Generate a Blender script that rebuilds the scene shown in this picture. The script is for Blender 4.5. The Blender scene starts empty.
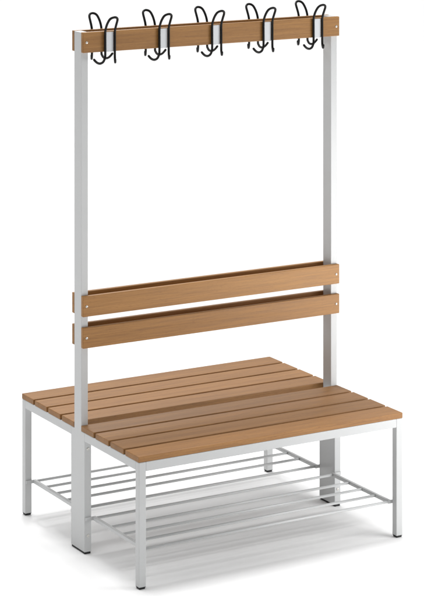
import bpy, bmesh, math, random
from mathutils import Vector
random.seed(7)
S = bpy.context.scene
C = S.collection
MM = 0.001

# ------------------------------------------------------------------ materials
def new_mat(name):
    m = bpy.data.materials.new(name); m.use_nodes = True
    nt = m.node_tree
    return m, nt, nt.nodes['Principled BSDF']

def wood_material(name, g, tint):
    m, nt, b = new_mat(name)
    tone = lambda r, gg, bb: (r*tint[0], gg*tint[1], bb*tint[2], 1)
    grain = lambda *c: tuple(1 - (1-k)*g for k in c) + (1,)
    N, L = nt.nodes.new, nt.links.new
    tc = N('ShaderNodeTexCoord'); geo = N('ShaderNodeNewGeometry'); oi = N('ShaderNodeObjectInfo')
    add = N('ShaderNodeMath'); add.operation = 'ADD'
    L(geo.outputs['Random Per Island'], add.inputs[0]); L(oi.outputs['Random'], add.inputs[1])
    fr = N('ShaderNodeMath'); fr.operation = 'FRACT'; L(add.outputs[0], fr.inputs[0])
    mul = N('ShaderNodeMath'); mul.operation = 'MULTIPLY'; mul.inputs[1].default_value = 7.3
    L(fr.outputs[0], mul.inputs[0])
    comb = N('ShaderNodeCombineXYZ')
    for k in range(3): L(mul.outputs[0], comb.inputs[k])
    off = N('ShaderNodeVectorMath'); off.operation = 'ADD'
    L(tc.outputs['Object'], off.inputs[0]); L(comb.outputs[0], off.inputs[1])
    def streak(scale, vec, detail, rough):
        mp = N('ShaderNodeMapping'); mp.inputs['Scale'].default_value = vec
        L(off.outputs[0], mp.inputs['Vector'])
        n = N('ShaderNodeTexNoise'); n.inputs['Scale'].default_value = scale
        n.inputs['Detail'].default_value = detail; n.inputs['Roughness'].default_value = rough
        n.inputs['Distortion'].default_value = 0.35
        L(mp.outputs[0], n.inputs['Vector'])
        return n.outputs['Fac']
    broad = streak(1.0, (.8, 30, 30), 4, .55)
    fine = streak(1.0, (7, 260, 260), 3, .6)
    fleck = streak(1.0, (60, 520, 520), 2, .5)
    def ramp(src, stops):
        r = N('ShaderNodeValToRGB'); e = r.color_ramp.elements
        e[0].position, e[0].color = stops[0]; e[1].position, e[1].color = stops[-1]
        for s in stops[1:-1]:
            k = e.new(s[0]); k.color = s[1]
        L(src, r.inputs[0]); return r.outputs['Color']
    base = ramp(broad, [(.28, tone(.245, .110, .025)), (.5, tone(.290, .135, .034)), (.72, tone(.335, .163, .046))])
    f2 = ramp(fine, [(.34, grain(.74, .70, .65)), (.62, (1.08, 1.08, 1.08, 1))])
    f3 = ramp(fleck, [(.32, grain(.78, .73, .68)), (.43, (1, 1, 1, 1))])
    def mult(a, c):
        x = N('ShaderNodeMix'); x.data_type = 'RGBA'; x.blend_type = 'MULTIPLY'; x.inputs[0].default_value = 1
        L(a, x.inputs[6]); L(c, x.inputs[7]); return x.outputs[2]
    col = mult(mult(base, f2), f3)
    hsv = N('ShaderNodeHueSaturation')
    mr = N('ShaderNodeMapRange'); mr.inputs['To Min'].default_value = .86; mr.inputs['To Max'].default_value = 1.10
    L(fr.outputs[0], mr.inputs['Value']); L(mr.outputs[0], hsv.inputs['Value'])
    L(col, hsv.inputs['Color']); L(hsv.outputs[0], b.inputs['Base Color'])
    rr = N('ShaderNodeMapRange'); rr.inputs['To Min'].default_value = .46; rr.inputs['To Max'].default_value = .60
    L(fine, rr.inputs['Value']); L(rr.outputs[0], b.inputs['Roughness'])
    bp = N('ShaderNodeBump'); bp.inputs['Strength'].default_value = .17; bp.inputs['Distance'].default_value = .0006
    L(fine, bp.inputs['Height']); L(bp.outputs[0], b.inputs['Normal'])
    return m

def paint_material(name, col, rough, spec=.5, bump=.05, metallic=0):
    m, nt, b = new_mat(name)
    N, L = nt.nodes.new, nt.links.new
    tc = N('ShaderNodeTexCoord')
    n = N('ShaderNodeTexNoise'); n.inputs['Scale'].default_value = 900; n.inputs['Detail'].default_value = 2
    L(tc.outputs['Object'], n.inputs['Vector'])
    n2 = N('ShaderNodeTexNoise'); n2.inputs['Scale'].default_value = 6; n2.inputs['Detail'].default_value = 3
    L(tc.outputs['Object'], n2.inputs['Vector'])
    r = N('ShaderNodeValToRGB')
    r.color_ramp.elements[0].color = tuple(c*.96 for c in col) + (1,)
    r.color_ramp.elements[1].color = tuple(min(1, c*1.03) for c in col) + (1,)
    L(n2.outputs['Fac'], r.inputs[0]); L(r.outputs[0], b.inputs['Base Color'])
    b.inputs['Roughness'].default_value = rough
    b.inputs['Specular IOR Level'].default_value = spec
    b.inputs['Metallic'].default_value = metallic
    bp = N('ShaderNodeBump'); bp.inputs['Strength'].default_value = bump; bp.inputs['Distance'].default_value = .0003
    L(n.outputs['Fac'], bp.inputs['Height']); L(bp.outputs[0], b.inputs['Normal'])
    return m

WOOD = wood_material('oiled_beech', .85, (1.0, 1.0, 1.02))
BOARD_WOOD = wood_material('golden_beech', .62, (1.13, 1.14, 1.08))
STEEL = paint_material('light_grey_powder_coat', (.555, .562, .562), .36)
PLATE = paint_material('pale_grey_plate', (.70, .72, .74), .35)
BLACK = paint_material('black_coated_wire', (.003, .003, .003), .45, .22, .02)
RUBBER = paint_material('black_plastic', (.010, .010, .011), .5, .4)
ZINC = paint_material('zinc_screw', (.72, .70, .66), .3, .5, .02, .5)
BOUNCE_GREY = paint_material('bounce_neutral_underside', (.30, .29, .28), .6)  # invented grey, takes the wood tint out of the bounce light
FLOOR = paint_material('white_studio_floor', (.90, .90, .90), .9, .0, 0)

# ------------------------------------------------------------------ mesh helpers (millimetres in, metres out)
def finish(name, bm, mat, parent=None, smooth=False):
    bmesh.ops.scale(bm, vec=(MM, MM, MM), verts=bm.verts)
    bmesh.ops.recalc_face_normals(bm, faces=bm.faces)
    me = bpy.data.meshes.new(name); bm.to_mesh(me); bm.free()
    if smooth:
        for p in me.polygons: p.use_smooth = True
    me.materials.append(mat)
    o = bpy.data.objects.new(name, me); C.objects.link(o)
    o.parent = parent
    return o

def box(bm, x0, x1, y0, y1, z0, z1, bev=1.5, seg=2):
    t = bmesh.new()
    bmesh.ops.create_cube(t, size=1)
    for v in t.verts:
        v.co = Vector(((x0+x1)/2 + v.co.x*(x1-x0), (y0+y1)/2 + v.co.y*(y1-y0), (z0+z1)/2 + v.co.z*(z1-z0)))
    if bev: bmesh.ops.bevel(t, geom=list(t.edges), offset=bev, segments=seg, affect='EDGES', profile=.5)
    merge(bm, t)

def merge(bm, t):
    me = bpy.data.meshes.new('tmp'); t.to_mesh(me); t.free()
    bm.from_mesh(me); bpy.data.meshes.remove(me)

def prism_x(bm, outline, x0, x1, bev=1.5):
    t = bmesh.new()
    f = t.faces.new([t.verts.new((x0, y, z)) for y, z in outline])
    r = bmesh.ops.extrude_face_region(t, geom=[f])
    for v in [g for g in r['geom'] if isinstance(g, bmesh.types.BMVert)]: v.co.x = x1
    bmesh.ops.recalc_face_normals(t, faces=t.faces)
    bmesh.ops.bevel(t, geom=list(t.edges), offset=bev, segments=2, affect='EDGES', profile=.5)
    merge(bm, t)

def tube(bm, pts, rad, n=14, cap_round=True):
    pts = [Vector(p) for p in pts]
    T = []
    for i in range(len(pts)):
        a = pts[max(i-1, 0)]; b = pts[min(i+1, len(pts)-1)]
        T.append((b-a).normalized())
    u = T[0].orthogonal().normalized()
    rings = []
    seq = [(pts[i], T[i], rad) for i in range(len(pts))]
    if cap_round:
        s0, s1 = [], []
        for k in (80, 55, 28):
            a = math.radians(k)
            s0.append((pts[0] - T[0]*rad*math.sin(a), T[0], rad*math.cos(a)))
            s1.insert(0, (pts[-1] + T[-1]*rad*math.sin(a), T[-1], rad*math.cos(a)))
        seq = s0 + seq + s1
    for p, t, r in seq:
        u = (u - t*u.dot(t)).normalized(); w = t.cross(u)
        rings.append([bm.verts.new(p + (u*math.cos(2*math.pi*k/n) + w*math.sin(2*math.pi*k/n))*r) for k in range(n)])
    for A, B in zip(rings, rings[1:]):
        for k in range(n):
            bm.faces.new((A[k], A[(k+1) % n], B[(k+1) % n], B[k]))
    bm.faces.new(rings[0][::-1]); bm.faces.new(rings[-1])

def smooth_path(pts, sub=8):
    P = [Vector(p) for p in pts]; out = []
    for i in range(len(P)-1):
        p0, p1, p2, p3 = P[max(i-1, 0)], P[i], P[i+1], P[min(i+2, len(P)-1)]
        for k in range(sub):
            t = k/sub
            out.append(.5*((2*p1) + (p2-p0)*t + (2*p0-5*p1+4*p2-p3)*t*t + (3*p1-p0-3*p2+p3)*t**3))
    out.append(P[-1]); return out

def screw(parent, x, y, z, side, r=4.2):
    # pan-head screw with a cross slot, pointing along -side*Y
    bm = bmesh.new()
    prof = [(0.0, r), (1.2, r), (2.0, r*.82), (2.5, r*.45)]
    rings = []
    for d, rr in prof:
        rings.append([bm.verts.new((x + rr*math.cos(a), y + side*d, z + rr*math.sin(a)))
                      for a in [2*math.pi*k/16 for k in range(16)]])
    for A, B in zip(rings, rings[1:]):
        for k in range(16): bm.faces.new((A[k], A[(k+1) % 16], B[(k+1) % 16], B[k]))
    # recessed drive
    rec = [bm.verts.new((x + r*.25*math.cos(a), y + side*1.2, z + r*.25*math.sin(a))) for a in [2*math.pi*k/16 for k in range(16)]]
    A = rings[-1]
    for k in range(16): bm.faces.new((A[k], A[(k+1) % 16], rec[(k+1) % 16], rec[k]))
    bm.faces.new(rec)
    return finish('screw', bm, ZINC, parent)

# ------------------------------------------------------------------ dimensions (mm): X along the bench, -Y is the front
HL = 500.0                       # half length
HY = 427.0                       # half depth over both seats
TUBE = 25.0
POST = 25.5                      # half depth of the upright
LOW = 49.5                       # half depth of the wide lower part of the upright
SEAT = 416.5; SLAT = 18.5
FRAME_TOP = SEAT - SLAT
RAIL = 28.0
TOP = 1707.5; BOARD = 67.5; TH = 15.0
BACK_TOPS = (842.0, 738.5)
FOOT = 7.0

bench = bpy.data.objects.new('cloakroom_bench', None); C.objects.link(bench)
bench.empty_display_size = .2
bench['label'] = 'double-sided cloakroom bench with brown slats, pale grey frame and black coat hooks'
bench['category'] = 'bench'

# seats: four slats each
for s in (-1, 1):
    bm = bmesh.new()
    y = 26.2; w = 90.4; gap = 13.0
    for k in range(4):
        a, b = sorted((s*y, s*(y+w)))
        jx = random.uniform(-.5, .5)
        box(bm, -HL-1+jx, HL+1+jx, a, b, FRAME_TOP + .3, SEAT, 1.8, 3)
        y += w + gap
    so = finish('seat', bm, WOOD, bench)
    so.data.materials.append(BOUNCE_GREY)                # made-up grey underside, keeps light bounced onto the floor neutral
    for p in so.data.polygons:
        if p.normal.z < -.9: p.material_index = 1

# uprights with their wide lower part
for sx in (-1, 1):
    x0, x1 = sorted((sx*HL, sx*(HL-TUBE)))
    bm = bmesh.new()
    zt = FRAME_TOP - .2
    out = [(-LOW, FOOT), (LOW, FOOT), (LOW, zt), (POST, zt), (POST, TOP-1), (-POST, TOP-1), (-POST, zt), (-LOW, zt)]
    prism_x(bm, out, x0, x1)
    post = finish('post', bm, STEEL, bench)
    for y0, y1 in ((-LOW+1.5, -1.0), (1.0, LOW-1.5)):
        bm = bmesh.new(); box(bm, x0+1.5, x1-1.5, y0, y1, 0, FOOT, 1.5)
        finish('rubber_foot', bm, RUBBER, post)
    for s in (-1, 1):
        xm = (x0+x1)/2
        screw(post, xm, s*LOW, 344, s, 5.0)
        screw(post, xm, s*LOW, 60, s, 5.0)

# seat frames and legs
for s in (-1, 1):
    bm = bmesh.new()
    a, b = sorted((s*(HY-TUBE+.2), s*(HY-.2)))
    box(bm, -HL+TUBE, HL-TUBE, a, b, FRAME_TOP-RAIL, FRAME_TOP, 1.2)
    for sx in (-1, 1):
        x0, x1 = sorted((sx*(HL-.2), sx*(HL-TUBE+.2)))
        a, b = sorted((s*LOW, s*(HY-TUBE)))
        box(bm, x0, x1, a, b, FRAME_TOP-RAIL, FRAME_TOP, 1.2)
    finish('seat_frame', bm, STEEL, bench)
    for sx in (-1, 1):
        x0, x1 = sorted((sx*HL, sx*(HL-TUBE)))
        a, b = sorted((s*HY, s*(HY-TUBE)))
        bm = bmesh.new(); box(bm, x0, x1, a, b, FOOT, FRAME_TOP, 1.8, 3)
        leg = finish('leg', bm, STEEL, bench)
        bm = bmesh.new(); box(bm, x0+2, x1-2, a+2, b-2, 0, FOOT-2.2, 1.5); box(bm, x0+.8, x1-.8, a+.8, b-.8, FOOT-2.2, FOOT, .5)
        finish('rubber_foot', bm, RUBBER, leg)

# backrest boards and coat hook boards on both faces of the uprights
def board(name, top, s, h=BOARD):
    bm = bmesh.new()
    a, b = sorted((s*POST, s*(POST+TH)))
    box(bm, -HL-.8, HL+.8, a, b, top-h, top, 2.0, 3)
    o = finish(name, bm, BOARD_WOOD, bench)
    for sx in (-1, 1): screw(o, sx*(HL-12.5), s*(POST+TH), top-h*.5, s)
    return o
for s in (-1, 1):
    for t in BACK_TOPS: board('backrest_board', t, s)
    board('hook_board', TOP, s)

# double coat hooks: one bent wire with a tall loop, two curled lower ends and a mounting plate
def make_hook():
    bm = bmesh.new()
    R = 4.0; h = 17.8; f = -(R + 2.0)             # local: board face at y = 0, outward is -Y, board top at z = 0
    loop = [(-h, f, -BOARD-14), (-h, f, -40), (-h, f, -8), (-h+.3, f-3, 8), (-h+1.2, f-11, 24), (-h+3.6, f-21, 38), (-10, f-27, 44.8),
            (-3, f-30, 47.8), (5, f-30.5, 47.8), (12, f-28, 44), (16, f-22, 37), (h-.6, f-13, 24), (h-.2, f-4, 8), (h, f, -8), (h, f, -40), (h, f, -BOARD-14)]
    left = [(-h-48, f-14, -89), (-h-44, f-15, -94), (-h-35, f-14, -100.5), (-h-24, f-12, -103), (-h-12.5, f-8, -99.5), (-h-4, f-3, -91)]
    right = [(h-1, f-3, -94), (h-4, f-10, -100.5), (h-8, f-18, -101.5), (h-11, f-24, -97), (h-12, f-26, -92)]
    tube(bm, smooth_path(left + loop + right, 6), R, 12)
    hook = finish('coat_hook', bm, BLACK, bench, True)
    bm = bmesh.new()
    box(bm, -14.5, 14.5, -2.6, 0, -BOARD-.8, -3, .6)
    plate = finish('mounting_plate', bm, PLATE, hook)
    return hook, plate
hook0, plate0 = make_hook()
first = True
for s in (-1, 1):
    for k in range(5):
        if first: o = hook0; first = False
        else:
            o = hook0.copy(); C.objects.link(o); o.parent = bench
            p = plate0.copy(); C.objects.link(p); p.parent = o
        o.location = (((k-2)*203.0 + (1.5 if s < 0 else 0))*MM, s*(POST+TH)*MM, TOP*MM)
        o.rotation_euler = (0, 0, 0 if s < 0 else math.pi)

# shoe racks: end bars plus five round rods on each side
ZR = 115.5
for s in (-1, 1):
    rack = bpy.data.objects.new('shoe_rack', None); C.objects.link(rack); rack.parent = bench
    rack.empty_display_size = .1
    for sx in (-1, 1):
        bm = bmesh.new()
        xc = sx*(HL-34)
        a, b = sorted((s*(LOW+1), s*(HY-TUBE-1)))
        box(bm, xc-5.5, xc+5.5, a, b, ZR-6, ZR+6, 1.2)
        x0, x1 = sorted((sx*(HL-2), xc - sx*5.5 + sx*11.2))
        for ya in (LOW+.3, HY-TUBE-6.3):
            a, b = sorted((s*ya, s*(ya+6)))
            box(bm, x0, x1, a, b, ZR-5.5, ZR+5.5, .8)
        finish('end_bar', bm, STEEL, rack)
    for yr in (56, 160, 240, 320, 397):
        bm = bmesh.new()
        tube(bm, [(x, s*yr, ZR) for x in (-HL+39, 0, HL-39)], 4.5, 16, False)
        o = finish('rod', bm, STEEL, rack, False)
        for p in o.data.polygons: p.use_smooth = len(p.vertices) == 4

# ------------------------------------------------------------------ floor
bm = bmesh.new()
bmesh.ops.create_grid(bm, x_segments=8, y_segments=8, size=60000)
fl = finish('floor', bm, FLOOR); fl['kind'] = 'structure'

# ------------------------------------------------------------------ light
w = bpy.data.worlds.new('World'); S.world = w; w.use_nodes = True
nt = w.node_tree; N, L = nt.nodes.new, nt.links.new
bg = nt.nodes['Background']
tc = N('ShaderNodeTexCoord')
def lobe(direction, stops):
    d = N('ShaderNodeVectorMath'); d.operation = 'DOT_PRODUCT'
    d.inputs[1].default_value = Vector(direction).normalized()
    L(tc.outputs['Generated'], d.inputs[0])
    mr = N('ShaderNodeMapRange'); mr.interpolation_type = 'SMOOTHSTEP'
    mr.inputs['From Min'].default_value, mr.inputs['From Max'].default_value = stops[0], stops[1]
    mr.inputs['To Min'].default_value, mr.inputs['To Max'].default_value = 0, stops[2]
    L(d.outputs['Value'], mr.inputs['Value']); return mr.outputs[0]
terms = [lobe((.03, .22, 1), (.45, 1.0, 1.15)), lobe((.5, .87, .24), (.74, .99, .62)), lobe((.35, -1, .05), (.4, 1.0, .13))]
acc = None
for t in terms:
    a = N('ShaderNodeMath'); a.operation = 'ADD'
    L(t, a.inputs[0])
    if acc is None: a.inputs[1].default_value = .172
    else: L(acc, a.inputs[1])
    acc = a.outputs[0]
L(acc, bg.inputs['Strength']); bg.inputs['Color'].default_value = (1, 1, 1, 1)

def area(name, loc, target, size, power, col=(1, 1, 1)):
    d = bpy.data.lights.new(name, 'AREA'); d.shape = 'SQUARE'; d.size = size; d.energy = power; d.color = col
    o = bpy.data.objects.new(name, d); C.objects.link(o); o.location = loc
    o.rotation_euler = (Vector(target) - Vector(loc)).to_track_quat('-Z', 'Y').to_euler()
    return o
area('overhead_softbox', (0, 6, 60), (0, 6, 0), 12.4, 15800)      # large and high, so the whole floor stays evenly lit
area('rear_softbox', (.2, 1.7, 2.75), (0, -.1, .4), .45, 22)
area('front_lamp', (1.3, -1.35, .72), (.5, -.2, .95), .9, 21.5)
area('side_lamp', (-1.7, .2, 1.1), (-.5, 0, .8), .6, 2)

# ------------------------------------------------------------------ camera: level view, lens shifted down
cd = bpy.data.cameras.new('camera'); cam = bpy.data.objects.new('camera', cd); C.objects.link(cam)
cam.location = (-3.3698-.5, -6.7154, 2.5459)
cam.rotation_euler = (math.pi/2, 0, -.5239)
cd.sensor_fit = 'VERTICAL'; cd.sensor_height = 36; cd.sensor_width = 36
cd.lens = 2279.2/596*36
cd.shift_x = 0.0
cd.shift_y = -(298+223.39)/596
cd.clip_start = .05; cd.clip_end = 500
S.camera = cam

S.render.engine = 'CYCLES'
S.view_settings.view_transform = 'Standard'; S.view_settings.look = 'None'
S.view_settings.exposure = 0; S.view_settings.gamma = 1
S.cycles.max_bounces = 10; S.cycles.diffuse_bounces = 6
S.cycles.use_denoising = True
